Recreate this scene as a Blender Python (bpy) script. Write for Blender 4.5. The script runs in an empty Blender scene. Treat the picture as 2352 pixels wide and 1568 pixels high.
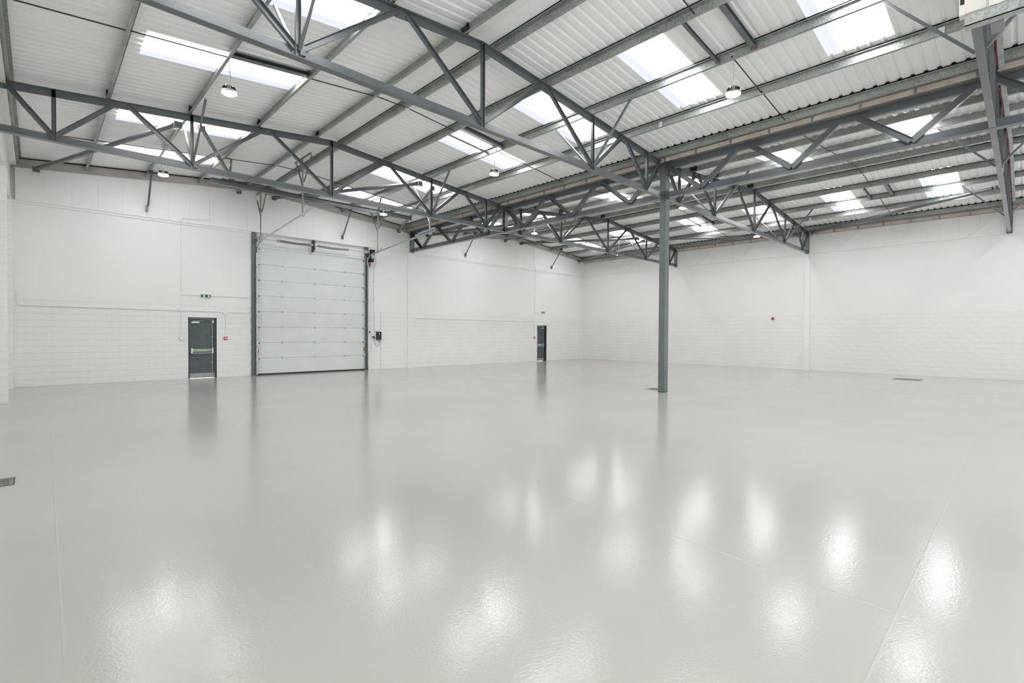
import bpy, bmesh, math, random
from mathutils import Vector, Matrix
random.seed(4)
S = bpy.context.scene
COL = S.collection
# ---------------------------------------------------------------- camera, world, exposure
cam = bpy.data.cameras.new('camera'); camo = bpy.data.objects.new('camera', cam); COL.objects.link(camo)
S.camera = camo
FPX, YAW, PIT, ROLL, HC = 1134.5, 0.76504, -0.0152, 0.0053, 1.8612
fw = Vector((math.sin(YAW)*math.cos(PIT), math.cos(YAW)*math.cos(PIT), math.sin(PIT)))
r0 = Vector((math.cos(YAW), -math.sin(YAW), 0)); u0 = r0.cross(fw)
rr = r0*math.cos(ROLL) + u0*math.sin(ROLL); uu = -r0*math.sin(ROLL) + u0*math.cos(ROLL)
camo.matrix_world = Matrix(((rr.x, uu.x, -fw.x, 0), (rr.y, uu.y, -fw.y, 0), (rr.z, uu.z, -fw.z, HC), (0, 0, 0, 1)))
cam.sensor_width = 36; cam.lens = FPX/2352*36; cam.clip_start = 0.05; cam.clip_end = 300
S.view_settings.view_transform = 'Standard'; S.view_settings.look = 'None'
S.view_settings.exposure = 0.95; S.view_settings.gamma = 1; S.view_settings.use_curve_mapping = False
W = bpy.data.worlds.new('sky'); S.world = W; W.use_nodes = True
W.node_tree.nodes['Background'].inputs[0].default_value = (0.93, 0.96, 1, 1)
W.node_tree.nodes['Background'].inputs[1].default_value = 2.4
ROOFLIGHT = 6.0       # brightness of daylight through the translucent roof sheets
LAMP = 40.0           # brightness of the lamp lenses
cy = S.cycles
cy.max_bounces = 7; cy.diffuse_bounces = 6; cy.glossy_bounces = 3; cy.transmission_bounces = 1; cy.adaptive_threshold = .025
cy.sample_clamp_indirect = 8; cy.caustics_reflective = False; cy.caustics_refractive = False
# ---------------------------------------------------------------- dimensions
YA = 23.2; XC = -0.85; XB = 29.73; YF = -7.1
T = 2.925; ZL = 6.22
RID1, RID2, VAL, SL = 6.9, 22.15, 14.63, 0.094
TY = [15.7, 8.17, 0.56]
def zc(x):
    return 8.08 - SL*abs(x-RID1) if x < VAL else 8.06 - SL*abs(x-RID2)
# ---------------------------------------------------------------- materials
def mat(name, col, rough=.5, metal=0., spec=.5, build=None):
    m = bpy.data.materials.new(name); m.use_nodes = True
    n = m.node_tree.nodes; b = n['Principled BSDF']
    b.inputs['Base Color'].default_value = (*col, 1); b.inputs['Roughness'].default_value = rough
    b.inputs['Metallic'].default_value = metal; b.inputs['Specular IOR Level'].default_value = spec
    if build: build(m.node_tree, n, m.node_tree.links, b)
    return m
def noise_col(c1, c2, scale, detail=3, lo=.35, hi=.65, stretch=None, bump=0, bscale=None, bdist=.01, rough=None):
    def f(nt, n, l, b):
        tc = n.new('ShaderNodeTexCoord'); mp = n.new('ShaderNodeMapping'); l.new(tc.outputs['Object'], mp.inputs[0])
        if stretch: mp.inputs['Scale'].default_value = stretch
        t = n.new('ShaderNodeTexNoise'); t.inputs['Scale'].default_value = scale; t.inputs['Detail'].default_value = detail
        l.new(mp.outputs[0], t.inputs[0])
        r = n.new('ShaderNodeValToRGB'); r.color_ramp.elements[0].position = lo; r.color_ramp.elements[1].position = hi
        r.color_ramp.elements[0].color = (*c1, 1); r.color_ramp.elements[1].color = (*c2, 1)
        l.new(t.outputs[0], r.inputs[0]); l.new(r.outputs[0], b.inputs['Base Color'])
        if rough:
            mr = n.new('ShaderNodeMapRange'); mr.inputs[3].default_value = rough[0]; mr.inputs[4].default_value = rough[1]
            l.new(t.outputs[0], mr.inputs[0]); l.new(mr.outputs[0], b.inputs['Roughness'])
        if bump:
            t2 = n.new('ShaderNodeTexNoise'); t2.inputs['Scale'].default_value = bscale or scale; t2.inputs['Detail'].default_value = 3
            l.new(mp.outputs[0], t2.inputs[0])
            bp = n.new('ShaderNodeBump'); bp.inputs['Strength'].default_value = bump; bp.inputs['Distance'].default_value = bdist
            l.new(t2.outputs[0], bp.inputs['Height']); l.new(bp.outputs[0], b.inputs['Normal'])
    return f
def emit(name, col, st):
    m = bpy.data.materials.new(name); m.use_nodes = True; n = m.node_tree.nodes; l = m.node_tree.links
    n.remove(n['Principled BSDF']); e = n.new('ShaderNodeEmission')
    e.inputs[0].default_value = (*col, 1); e.inputs[1].default_value = st; l.new(e.outputs[0], n['Material Output'].inputs[0]); return m
def floor_nodes(nt, n, l, b):
    tc = n.new('ShaderNodeTexCoord')
    def nz(scale, det, stretch=(1, 1, 1)):
        mp = n.new('ShaderNodeMapping'); mp.inputs['Scale'].default_value = stretch; l.new(tc.outputs['Object'], mp.inputs[0])
        t = n.new('ShaderNodeTexNoise'); t.inputs['Scale'].default_value = scale; t.inputs['Detail'].default_value = det
        l.new(mp.outputs[0], t.inputs[0]); return t
    big = nz(.35, 4); r = n.new('ShaderNodeValToRGB')
    r.color_ramp.elements[0].position = .3; r.color_ramp.elements[1].position = .7
    r.color_ramp.elements[0].color = (.44, .428, .40, 1); r.color_ramp.elements[1].color = (.475, .463, .435, 1)
    l.new(big.outputs[0], r.inputs[0])
    l.new(r.outputs[0], b.inputs['Base Color'])
    pat = nz(1.1, 2); mr = n.new('ShaderNodeMapRange'); mr.inputs[1].default_value = .35; mr.inputs[2].default_value = .65
    mr.inputs[3].default_value = .125; mr.inputs[4].default_value = .135; l.new(pat.outputs[0], mr.inputs[0]); l.new(mr.outputs[0], b.inputs['Roughness'])
    wave = nz(1.6, 1); peel = nz(48, 2); s1 = n.new('ShaderNodeMath'); s1.operation = 'MULTIPLY'; s1.inputs[1].default_value = 1.0
    l.new(peel.outputs[0], s1.inputs[0]); s2 = n.new('ShaderNodeMath'); s2.operation = 'ADD'; l.new(s1.outputs[0], s2.inputs[0]); w2 = n.new('ShaderNodeMath'); w2.operation = 'MULTIPLY'; w2.inputs[1].default_value = .4; l.new(wave.outputs[0], w2.inputs[0]); l.new(w2.outputs[0], s2.inputs[1])
    bp = n.new('ShaderNodeBump'); bp.inputs['Strength'].default_value = 1; bp.inputs['Distance'].default_value = .0008
    l.new(s2.outputs[0], bp.inputs['Height']); l.new(bp.outputs[0], b.inputs['Normal'])
M = {}
M['floor'] = mat('epoxy_floor', (.5, .5, .48), .18, spec=.34, build=floor_nodes)
M['wall'] = mat('white_masonry_paint', (.83, .83, .815), .75, spec=.2, build=noise_col((.825, .825, .81), (.845, .845, .83), .5, 4, bump=.15, bscale=60, bdist=.002))
M['block'] = mat('painted_block', (.80, .80, .785), .7, spec=.25, build=noise_col((.815, .815, .798), (.845, .845, .83), 1.3, 4, bump=.35, bscale=45, bdist=.003))
M['panel'] = mat('white_panel', (.83, .83, .815), .5, spec=.3, build=noise_col((.825, .825, .81), (.845, .845, .83), .8, 2))
M['mortar'] = mat('painted_mortar', (.7, .7, .68), .85, spec=.1, build=noise_col((.62, .62, .60), (.70, .70, .68), 3, 3))
M['sheet'] = mat('white_liner_sheet', (.92, .92, .91), .42, spec=.4, build=noise_col((.915, .92, .91), (.94, .945, .935), .7, 3, stretch=(.3, 1, 1)))
M['steel'] = mat('slate_painted_steel', (.125, .143, .155), .25, spec=.7, build=noise_col((.112, .13, .137), (.13, .148, .157), 2.2, 3))
M['column'] = mat('slate_painted_column', (.13, .153, .15), .45, spec=.5, build=noise_col((.122, .147, .143), (.142, .165, .162), 2.2, 3))
def galv(nt, n, l, b):
    tc = n.new('ShaderNodeTexCoord')
    v = n.new('ShaderNodeTexVoronoi'); v.inputs['Scale'].default_value = 42; l.new(tc.outputs['Object'], v.inputs[0])
    t = n.new('ShaderNodeTexNoise'); t.inputs['Scale'].default_value = 1.1; t.inputs['Detail'].default_value = 4; l.new(tc.outputs['Object'], t.inputs[0])
    sep = n.new('ShaderNodeSeparateColor'); l.new(v.outputs['Color'], sep.inputs[0])
    ad = n.new('ShaderNodeMath'); ad.operation = 'MULTIPLY_ADD'; ad.inputs[1].default_value = .45; l.new(sep.outputs[0], ad.inputs[0]); l.new(t.outputs[0], ad.inputs[2])
    r = n.new('ShaderNodeValToRGB'); r.color_ramp.elements[0].position = .35; r.color_ramp.elements[1].position = 1.0
    r.color_ramp.elements[0].color = (.19, .215, .195, 1); r.color_ramp.elements[1].color = (.45, .475, .445, 1)
    l.new(ad.outputs[0], r.inputs[0]); l.new(r.outputs[0], b.inputs['Base Color'])
M['galv'] = mat('galvanised_steel', (.3, .32, .3), .42, .35, build=galv)
M['zinc'] = mat('bright_zinc', (.55, .6, .6), .35, .6, build=noise_col((.45, .5, .5), (.65, .7, .7), 9, 2))
M['dark'] = mat('black_steel', (.018, .02, .018), .5, build=noise_col((.012, .014, .012), (.025, .028, .025), 8, 2))
M['rod'] = mat('dark_tie_rod', (.03, .027, .02), .5, build=noise_col((.025, .022, .016), (.04, .035, .025), 8, 2))
M['beige'] = mat('beige_board', (.70, .60, .50), .85, spec=.1, build=noise_col((.62, .52, .43), (.76, .67, .57), 2.5, 5))
M['taupe'] = mat('taupe_board', (.56, .53, .49), .85, spec=.1, build=noise_col((.50, .47, .43), (.60, .57, .53), 2.5, 5))
M['red'] = mat('red_primer', (.55, .08, .04), .6, build=noise_col((.45, .06, .03), (.62, .11, .05), 12, 2))
M['redplastic'] = mat('red_plastic', (.55, .03, .025), .35, build=noise_col((.5, .025, .02), (.6, .04, .03), 10, 2))
M['orange'] = mat('orange_sticker', (.9, .13, .01), .5, build=noise_col((.85, .11, .01), (.95, .16, .02), 10, 2))
M['doorleaf'] = mat('slate_door', (.085, .108, .115), .5, build=noise_col((.08, .10, .108), (.092, .116, .124), 3, 3))
M['doorframe'] = mat('slate_door_frame', (.05, .066, .07), .5, build=noise_col((.045, .06, .064), (.056, .072, .077), 3, 3))
M['white'] = mat('white_plastic', (.8, .8, .79), .35, build=noise_col((.78, .78, .77), (.83, .83, .82), 6, 2))
M['alu'] = mat('brushed_aluminium', (.6, .6, .6), .35, .7, build=noise_col((.55, .55, .54), (.65, .65, .64), 20, 3, stretch=(1, 8, 8)))
M['kick'] = mat('scuffed_kick_plate', (.4, .39, .37), .5, .2, build=noise_col((.34, .33, .31), (.46, .45, .43), 8, 4))
M['green'] = mat('sign_green', (.0, .16, .035), .4, build=noise_col((0, .15, .03), (0, .18, .045), 6, 1))
M['lightgreen'] = mat('bar_sign_green', (.12, .42, .06), .4, build=noise_col((.11, .4, .055), (.13, .45, .07), 6, 1))
M['signwhite'] = mat('sign_white', (.9, .9, .9), .4, build=noise_col((.88, .88, .88), (.92, .92, .92), 6, 1))
M['sect'] = mat('sectional_door_skin', (.70, .73, .705), .4, spec=.4, build=noise_col((.68, .71, .685), (.72, .75, .725), 1.2, 3, bump=.25, bscale=90, bdist=.001))
M['stile'] = mat('door_edge_cap', (.58, .64, .65), .35, .3, build=noise_col((.54, .6, .61), (.62, .68, .69), 4, 2))
M['lamp'] = emit('lamp_lens', (1, .99, .93), LAMP)
M['grate'] = mat('worn_cover_steel', (.2, .21, .2), .5, .3, build=noise_col((.10, .10, .09), (.34, .35, .33), 26, 3))
M['blue'] = mat('blue_plug', (.03, .06, .25), .4, build=noise_col((.02, .05, .22), (.04, .08, .3), 10, 2))
M['cream'] = mat('cream_cladding', (.74, .72, .64), .45, build=noise_col((.71, .69, .61), (.76, .74, .67), 2, 2))
M['fasc'] = mat('grey_tray', (.42, .44, .42), .6, .2, build=noise_col((.36, .38, .36), (.48, .50, .48), 6, 4))
M['spring'] = mat('spring_steel', (.25, .24, .23), .4, .6, build=noise_col((.3, .29, .28), (.55, .54, .52), 30, 2))
M['black'] = mat('black_plastic', (.012, .012, .014), .35, build=noise_col((.01, .01, .012), (.016, .016, .018), 8, 2))
M['foam'] = mat('black_foam_and_shade', (.008, .009, .008), .9, spec=.1, build=noise_col((.006, .007, .006), (.012, .012, .01), 30, 2))
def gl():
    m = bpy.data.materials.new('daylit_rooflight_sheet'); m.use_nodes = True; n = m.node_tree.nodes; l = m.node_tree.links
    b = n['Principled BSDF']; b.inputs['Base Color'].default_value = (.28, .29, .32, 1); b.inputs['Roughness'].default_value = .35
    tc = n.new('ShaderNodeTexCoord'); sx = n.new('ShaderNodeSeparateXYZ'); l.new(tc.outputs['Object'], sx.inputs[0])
    r = n.new('ShaderNodeValToRGB'); e = r.color_ramp.elements   # painted falloff to dim lavender, standing for viewing angle and sun side
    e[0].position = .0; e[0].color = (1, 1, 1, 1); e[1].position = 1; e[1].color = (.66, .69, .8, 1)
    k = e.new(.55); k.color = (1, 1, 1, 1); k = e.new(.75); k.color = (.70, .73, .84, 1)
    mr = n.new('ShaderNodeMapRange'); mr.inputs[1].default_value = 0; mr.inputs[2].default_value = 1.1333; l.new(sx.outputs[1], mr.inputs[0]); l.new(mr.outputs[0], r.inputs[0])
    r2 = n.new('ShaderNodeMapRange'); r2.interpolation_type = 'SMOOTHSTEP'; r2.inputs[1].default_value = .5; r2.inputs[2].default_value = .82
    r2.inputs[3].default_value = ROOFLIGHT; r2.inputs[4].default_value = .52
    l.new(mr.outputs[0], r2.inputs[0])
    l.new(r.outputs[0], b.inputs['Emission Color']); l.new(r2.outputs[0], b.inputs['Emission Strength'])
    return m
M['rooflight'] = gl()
# ---------------------------------------------------------------- mesh helpers
class MB:
    def __init__(s): s.v = []; s.f = []; s.mi = []; s.mats = []
    def _m(s, m):
        m = M[m] if isinstance(m, str) else m
        if m not in s.mats: s.mats.append(m)
        return s.mats.index(m)
    def box(s, lo, hi, m=None):
        i = len(s.v); x0, y0, z0 = lo; x1, y1, z1 = hi
        s.v += [(x0,y0,z0),(x1,y0,z0),(x1,y1,z0),(x0,y1,z0),(x0,y0,z1),(x1,y0,z1),(x1,y1,z1),(x0,y1,z1)]
        k = s._m(m) if m else 0
        for f in ((0,3,2,1),(4,5,6,7),(0,1,5,4),(1,2,6,5),(2,3,7,6),(3,0,4,7)): s.f.append([i+a for a in f]); s.mi.append(k)
        return s
    def prism(s, prof, p0, p1, up=(0,0,1), m=None, caps=True):
        """extrude the closed profile [(a,b)] from p0 to p1: a runs sideways, b along up"""
        p0, p1 = Vector(p0), Vector(p1); d = (p1-p0).normalized(); up = Vector(up)
        side = d.cross(up).normalized(); up2 = side.cross(d).normalized()
        i = len(s.v); n = len(prof); k = s._m(m) if m else 0
        for p in (p0, p1):
            for a, b in prof: s.v.append(tuple(p + side*a + up2*b))
        for j in range(n): s.f.append([i+j, i+(j+1)%n, i+n+(j+1)%n, i+n+j]); s.mi.append(k)
        if caps: s.f.append([i+j for j in range(n)][::-1]); s.f.append([i+n+j for j in range(n)]); s.mi += [k, k]
        return s
    def tube(s, p0, p1, r, n=10, m=None):
        return s.prism([(r*math.cos(2*math.pi*j/n), r*math.sin(2*math.pi*j/n)) for j in range(n)], p0, p1,
                       (0,0,1) if abs((Vector(p1)-Vector(p0)).normalized().z) < .95 else (0,1,0), m)
    def pipe(s, pts, r, n=8, m=None):
        """one swept tube through all the points"""
        pts = [Vector(p) for p in pts]; i = len(s.v); k = s._m(m) if m else 0; up = None
        for q, p in enumerate(pts):
            d = (pts[min(q+1, len(pts)-1)] - pts[max(q-1, 0)]).normalized()
            if up is None: up = Vector((0,0,1)) if abs(d.z) < .9 else Vector((0,1,0))
            sd = d.cross(up).normalized(); up = sd.cross(d).normalized()
            for j in range(n):
                a = 2*math.pi*j/n; s.v.append(tuple(p + sd*r*math.cos(a) + up*r*math.sin(a)))
        for q in range(len(pts)-1):
            for j in range(n):
                s.f.append([i+q*n+j, i+q*n+(j+1)%n, i+(q+1)*n+(j+1)%n, i+(q+1)*n+j]); s.mi.append(k)
        s.f.append([i+j for j in range(n)][::-1]); s.f.append([i+(len(pts)-1)*n+j for j in range(n)]); s.mi += [k, k]
        return s
    def lathe(s, prof, c, n=20, m=None):
        i = len(s.v); k = s._m(m) if m else 0; c = Vector(c)
        for r, z in prof:
            for j in range(n):
                a = 2*math.pi*j/n; s.v.append((c.x+r*math.cos(a), c.y+r*math.sin(a), c.z+z))
        for q in range(len(prof)-1):
            for j in range(n):
                s.f.append([i+q*n+j, i+q*n+(j+1)%n, i+(q+1)*n+(j+1)%n, i+(q+1)*n+j]); s.mi.append(k)
        s.f.append([i+j for j in range(n)][::-1]); s.f.append([i+(len(prof)-1)*n+j for j in range(n)]); s.mi += [k, k]
        return s
    def poly(s, pts, m=None):
        i = len(s.v); s.v += [tuple(p) for p in pts]; s.f.append(list(range(i, i+len(pts)))); s.mi.append(s._m(m) if m else 0); return s
    def mesh(s, name, m=None):
        me = bpy.data.meshes.new(name); me.from_pydata(s.v, [], s.f)
        if s.mats:
            for q in s.mats: me.materials.append(q)
            me.polygons.foreach_set('material_index', s.mi)
        elif m: me.materials.append(M[m] if isinstance(m, str) else m)
        bm = bmesh.new(); bm.from_mesh(me); bmesh.ops.recalc_face_normals(bm, faces=bm.faces); bm.to_mesh(me); bm.free()
        return me
    def build(s, name, m=None, parent=None, smooth=False):
        me = s.mesh(name, m)
        if smooth:
            me.polygons.foreach_set('use_smooth', [True]*len(me.polygons)); me.set_sharp_from_angle(angle=math.radians(40))
        return link(name, me, parent)
def link(name, me, parent=None):
    o = bpy.data.objects.new(name, me); COL.objects.link(o)
    if parent: o.parent = parent
    return o
def empty(name, label, cat, group=None, loc=None):
    o = bpy.data.objects.new(name, None); COL.objects.link(o); o.empty_display_size = .1
    return tag(o, label, cat, group)
def tag(o, label, cat, group=None):
    o['label'] = label; o['category'] = cat
    if group: o['group'] = group
    return o
def struct(name, bm, m, parent=None, label=None):
    o = bm.build(name, m, parent) if isinstance(bm, MB) else link(name, bm, parent)
    if parent is None:
        o['kind'] = 'structure'
        if label: o['label'] = label
    return o
def setting(name, label):
    o = bpy.data.objects.new(name, None); COL.objects.link(o); o['kind'] = 'structure'; o['label'] = label; o['category'] = 'wall' if 'wall' in name else name.split('_')[0]; return o
def rect(w, h, ox=0, oy=0): return [(ox-w/2, oy-h/2), (ox+w/2, oy-h/2), (ox+w/2, oy+h/2), (ox-w/2, oy+h/2)]
def tee(w, h, t, flip=1):   # flange at b=0, stem growing along +b*flip
    p = [(-w/2, 0), (w/2, 0), (w/2, t), (t/2, t), (t/2, h), (-t/2, h), (-t/2, t), (-w/2, t)]
    return [(a, b*flip) for a, b in p]
def ell(w, h, t): return [(0, 0), (w, 0), (w, t), (t, t), (t, h), (0, h)]
def cee(w, h, t): return [(0, 0), (w, 0), (w, t), (t, t), (t, h-t), (w, h-t), (w, h), (0, h)]
def isec(w, h, t):
    return [(-w/2, -h/2), (w/2, -h/2), (w/2, -h/2+t), (t/2, -h/2+t), (t/2, h/2-t), (w/2, h/2-t), (w/2, h/2), (-w/2, h/2), (-w/2, h/2-t), (-t/2, h/2-t), (-t/2, -h/2+t), (-w/2, -h/2+t)]
# ================================================================= STRUCTURE
fl = MB(); fl.box((-1.3, YF-.3, -.25), (XB+.4, YA+.6, 0), 'floor'); fo = struct('floor', fl, None, None, 'glossy pale grey epoxy floor'); 
for (xa, ya, xb, yb) in ((2.6, .575, 14.3, .60), (.09, 3.2, .16, 12.5), (4.15, .61, 4.32, 3.6)):   # painted-over day joints
    jt = MB(); jt.prism([(-.008, 0), (-.003, .0016), (.003, .0016), (.008, 0)], (xa, ya, 0), (xb, yb, 0), m='floor'); jt.build('day_joint', None, fo)
# ---- block laying
unit = MB().box((0, -1, 0), (1, 0, 1)).mesh('block', 'block')
unitX = MB().box((-1, 0, 0), (0, 1, 1)).mesh('block', 'block')
CH, BL = .225, .45
def lay(parent, a0, a1, z0, ncourse, place, openings=(), joints=(), key=None, limit=300, phase=0.):
    """running bond between a0 and a1; place(a, z, w, h) -> (location, scale); nearest blocks are single objects"""
    blocks = []
    for c in range(ncourse):
        z = z0 + c*CH; zmid = z + CH/2
        segs = [(a0, a1)]
        for (o0, o1, oz) in openings:
            if zmid < oz:
                segs = [q for (s0, s1) in segs for q in ((s0, min(s1, o0)), (max(s0, o1), s1)) if q[1]-q[0] > .02]
        for (s0, s1) in segs:
            cuts = sorted([s0, s1] + [j for j in joints if s0 < j < s1])
            for (t0, t1) in zip(cuts[:-1], cuts[1:]):
                a = math.floor((t0-phase)/BL)*BL + phase + (BL/2 if c % 2 else 0)
                while a > t0: a -= BL
                while a < t1 - .01:
                    b0, b1 = max(a, t0), min(a+BL, t1)
                    if b1-b0 > .03: blocks.append((b0, z, b1-b0, CH))
                    a += BL
    blocks.sort(key=key)
    rest = MB()
    for q, (a, z, w, h) in enumerate(blocks):
        rnd = random.uniform(0, .0025)
        loc, sc = place(a+.0005, z+.004, w-.001, h-.008, .0065+rnd*.6)
        me = place.unit
        if q < limit:
            o = link('block', me, parent); o.location = loc; o.scale = sc
        else:
            if me is unit: rest.box((loc[0], loc[1]-sc[1], loc[2]), (loc[0]+sc[0], loc[1], loc[2]+sc[2]))
            elif sc[0] > 0: rest.box((loc[0]-sc[0], loc[1], loc[2]), (loc[0], loc[1]+sc[1], loc[2]+sc[2]))
            else: rest.box((loc[0], loc[1], loc[2]), (loc[0]-sc[0], loc[1]+sc[1], loc[2]+sc[2]))
    if rest.v:
        o = rest.build('distant_blocks', 'block', parent); o['kind'] = 'stuff'
# ---- wall_back (gable with the doors)
D1 = (4.32, 5.35, 2.475); D2 = (24.64, 25.62, 2.475); DS = (6.66, 12.12, ZL)
wb = setting('wall_back', 'white painted gable wall with doors, blockwork below and smooth panels above')
b = MB()
for x0, x1 in ((-1.2, D1[0]), (D1[1], DS[0]), (DS[1], D2[0]), (D2[1], XB+.3)): b.box((x0, YA+.008, -.1), (x1, YA+.32, 9))
for d in (D1, D2, DS): b.box((d[0], YA+.008, d[2]), (d[1], YA+.32, 9))
b.build('backing', 'mortar', wb)
b = MB()   # smooth white lining above the blocks
for x0, x1 in ((-.9, DS[0]), (DS[1], XB)): b.box((x0, YA+.001, T+.004), (x1, YA+.01, ZL))
b.build('smooth_lining', 'wall', wb)
def pA(a, z, w, h, p): return (a, YA+.01, z), (w, p+.003, h)
pA.unit = unit
lay(wb, XC, DS[0], 0, 13, pA, [D1], [1.79], key=lambda q: q[0], limit=200, phase=-.57)
lay(wb, DS[1], XB, 0, 13, pA, [D2], [14.44, 17.14], key=lambda q: q[0], limit=100, phase=12.12)
x = -.51; k = 0    # tall white panels above the rail
while x < XB:
    x1 = min(x+.70, XB)
    if not (VAL-.0 < x < VAL): 
        z0, z1 = zc(x)-.14, zc(x1)-.14
        p = MB(); i = 0
        y0, y1 = YA-.06, YA+.01
        p.prism([(0, 0), (x1-x-.002, 0), (x1-x-.002, z1-ZL), (0, z0-ZL)], (x+.001, y0, ZL), (x+.001, y1, ZL), m='panel')
        p.build('wall_panel', None, wb)
    x = x1
b = MB(); b.box((XC, YA-.075, ZL-.015), (XB, YA+.01, ZL)); b.box((XC, YA-.035, ZL-.10), (DS[0], YA+.01, ZL-.015)); b.box((DS[1], YA-.035, ZL-.10), (XB, YA+.01, ZL-.015))
b.build('panel_rail', 'panel', wb)
x = -.6
while x < XB-.1:    # boards that close the gap under the roof
    x1 = min(x+1.22, XB)
    for a0, a1 in (((x, min(x1, 6.9)), (6.9, x1)) if x < 6.9 < x1 else (((x, 14.63), (14.63, x1)) if x < 14.63 < x1 else (((x, 22.15), (22.15, x1)) if x < 22.15 < x1 else ((x, x1),)))):
        p = MB(); e0, e1 = zc(a0), zc(a1)
        p.prism([(0, -.2), (a1-a0-.006, -.2+e1-e0), (a1-a0-.006, e1-e0+.195), (0, .195)], (a0+.003, YA-.0, e0), (a0+.003, YA+.03, e0), m='taupe')
        p.build('closing_board', None, wb)
    x = x1
b = MB()
for a0, a1 in ((-.8, 6.9), (6.9, 14.3), (14.95, 22.15), (22.15, XB-.1)):
    b.prism(rect(.05, .02), (a0, YA-.03, zc(a0+1e-3)+.2), (a1-1e-3, YA-.03, zc(a1-1e-3)+.2))
b.build('head_seal', 'foam', wb)
# cap strip along the top of the panels
b = MB()
for a0, a1 in ((-.55, 6.9), (6.9, 14.6), (14.66, 22.15), (22.15, XB)):
    a1 -= 1e-4
    b.prism(rect(.09, .018), (a0, YA-.035, zc(a0+1e-3)-.13), (a1, YA-.035, zc(a1)-.13))
b.build('panel_cap', 'panel', wb)
# ---- wall_right (eaves)
wr = setting('wall_right', 'long white eaves wall, painted blockwork below and smooth lining above')
b = MB(); b.box((XB+.008, YF-.3, -.1), (XB+.32, -6.8, 9)); b.box((XB+.008, -2.2, -.1), (XB+.32, YA+.3, 9)); b.box((XB+.008, -6.8, 5.3), (XB+.32, -2.2, 9)); b.build('backing', 'mortar', wr)  # opening behind the viewer is made up, lets sky fill light in
MB().box((XB+.001, -2.2, T+.004), (XB+.01, YA, ZL)).build('smooth_lining', 'wall', wr)
def pB(a, z, w, h, p): return (XB+.01, a, z), (p+.003, w, h)
pB.unit = unitX
lay(wr, -2.2, YA, 0, 13, pB, [], [10.77, 5.54, .62], key=lambda q: abs(q[0]-3.2), limit=300, phase=.1)
y = YF
while y < YA-.1:
    y1 = min(y+.66, YA-.06)
    MB().box((XB-.06, y+.001, ZL), (XB+.01, y1-.001, 7.16)).build('wall_panel', 'panel', wr); y = y1
b = MB(); b.box((XB-.075, YF, ZL-.015), (XB+.01, YA-.06, ZL)); b.box((XB-.02, YF, ZL-.11), (XB+.01, YA, ZL-.015)); b.box((XB-.08, YF, 7.16), (XB+.01, YA-.06, 7.178)); b.build('panel_rail', 'panel', wr)
for ys in range(-2, 8):   # slanting white painted braces over the panels
    y0 = .82 + 2.48*ys
    if y0+1.15 > YA: break
    if abs(y0-8.2) < .3: continue
    MB().prism(rect(.05, .03), (XB-.075, y0, 7.14), (XB-.075, y0+1.12, ZL+.01), (1, 0, 0)).build('slanting_brace', 'panel', wr)
def boards(parent, X0, X1, z0, z1, y0, y1, ph):
    y = ph
    while y < y1-.05:
        if y+1.03 > y0:
            a, c = max(y, y0), min(y+1.03, y1)
            MB().box((X0, a+.03, z0), (X1, c-.03, z1)).build('board', 'beige', parent)
            MB().box((X0-.008, a-.03, z0), (X1, a+.03, z1)).build('bracket', 'galv', parent)
        y += 1.03
boards(wr, XB-.12, XB-.08, 7.2, 7.36, YF, YA, -6.45)
MB().box((XB-.14, YF, 7.355), (XB-.08, YA, 7.375)).build('eaves_rail', 'galv', wr)
# ---- pilasters
def pilaster_x(y, w, X0, X1, label):
    b = MB(); b.box((X0, y-w/2-.01, 0), (X1, y+w/2+.01, T)); b.box((X0+.015, y-w/2, T), (X1, y+w/2, ZL-.12)); b.box((X0-.005, y-w/2-.015, T-.01), (X1, y+w/2+.015, T+.01))
    return b
struct('pilaster_right', pilaster_x(8.17, .28, XB-.07, XB+.02, ''), 'wall', None, 'white pilaster on the eaves wall under the truss end')['category'] = 'wall'
b = MB(); b.box((14.42, YA-.05, 0), (14.70, YA+.02, ZL-.02)); struct('pilaster_back', b, 'wall', None, 'white pilaster on the gable wall under the valley girder')['category'] = 'wall'
# ---- wall_left
wl = setting('wall_left', 'white left eaves wall with blockwork piers at the picture edge')
b = MB(); b.box((XC-.4, YF-.3, -.1), (XC-.008, -6.6, 9)); b.box((XC-.4, -1.3, -.1), (XC-.008, YA+.3, 9)); b.box((XC-.4, -6.6, 5.3), (XC-.008, -1.3, 9)); b.build('backing', 'mortar', wl)  # unseen gap behind the viewer, added for fill light
def pC(a, z, w, h, p): return (XC-.01, a, z), (-(p+.003), w, h)
pC.unit = unitX
lay(wl, 13, YA, 0, 13, pC, [], [], key=lambda q: -q[0], limit=150)
lay(wl, -1.3, 13, 0, 13, pC, [], [], key=lambda q: -q[0], limit=0)
MB().box((XC-.01, -1.3, T+.004), (XC-.001, YA, ZL)).build('smooth_lining', 'wall', wl)
for (y0, y1, x1, zt) in ((22.5, 23.2, -.57, ZL), (18.12, 18.55, -.565, 6.2)):   # corner pier and middle pier, laid in blocks
    MB().box((XC, y0+.006, 0), (x1-.006, y1, zt)).build('pier_core', 'mortar', wl)
    for c in range(int(zt/CH)):
        z = c*CH; w = x1-XC
        MB().box((XC, y0, z+.003), (x1, y1-.01, z+CH-.003)).build('pier_block', 'block', wl)
b = MB(); b.box((XC-.01, YF, ZL), (-.62, 12, 7.3)); b.build('panel_band', 'panel', wl)
y = 12.
while y < YA:
    y1 = min(y+1.6, YA-.06); MB().box((XC, y+.004, ZL-.02), (-.62, y1-.004, 7.33)).build('wall_panel', 'panel', wl); y = y1
    if y1 >= YA-.061: break
b = MB(); b.box((XC, YF, 7.33), (-.47, YA-.06, 7.345)); b.build('panel_cap', 'panel', wl)
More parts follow.
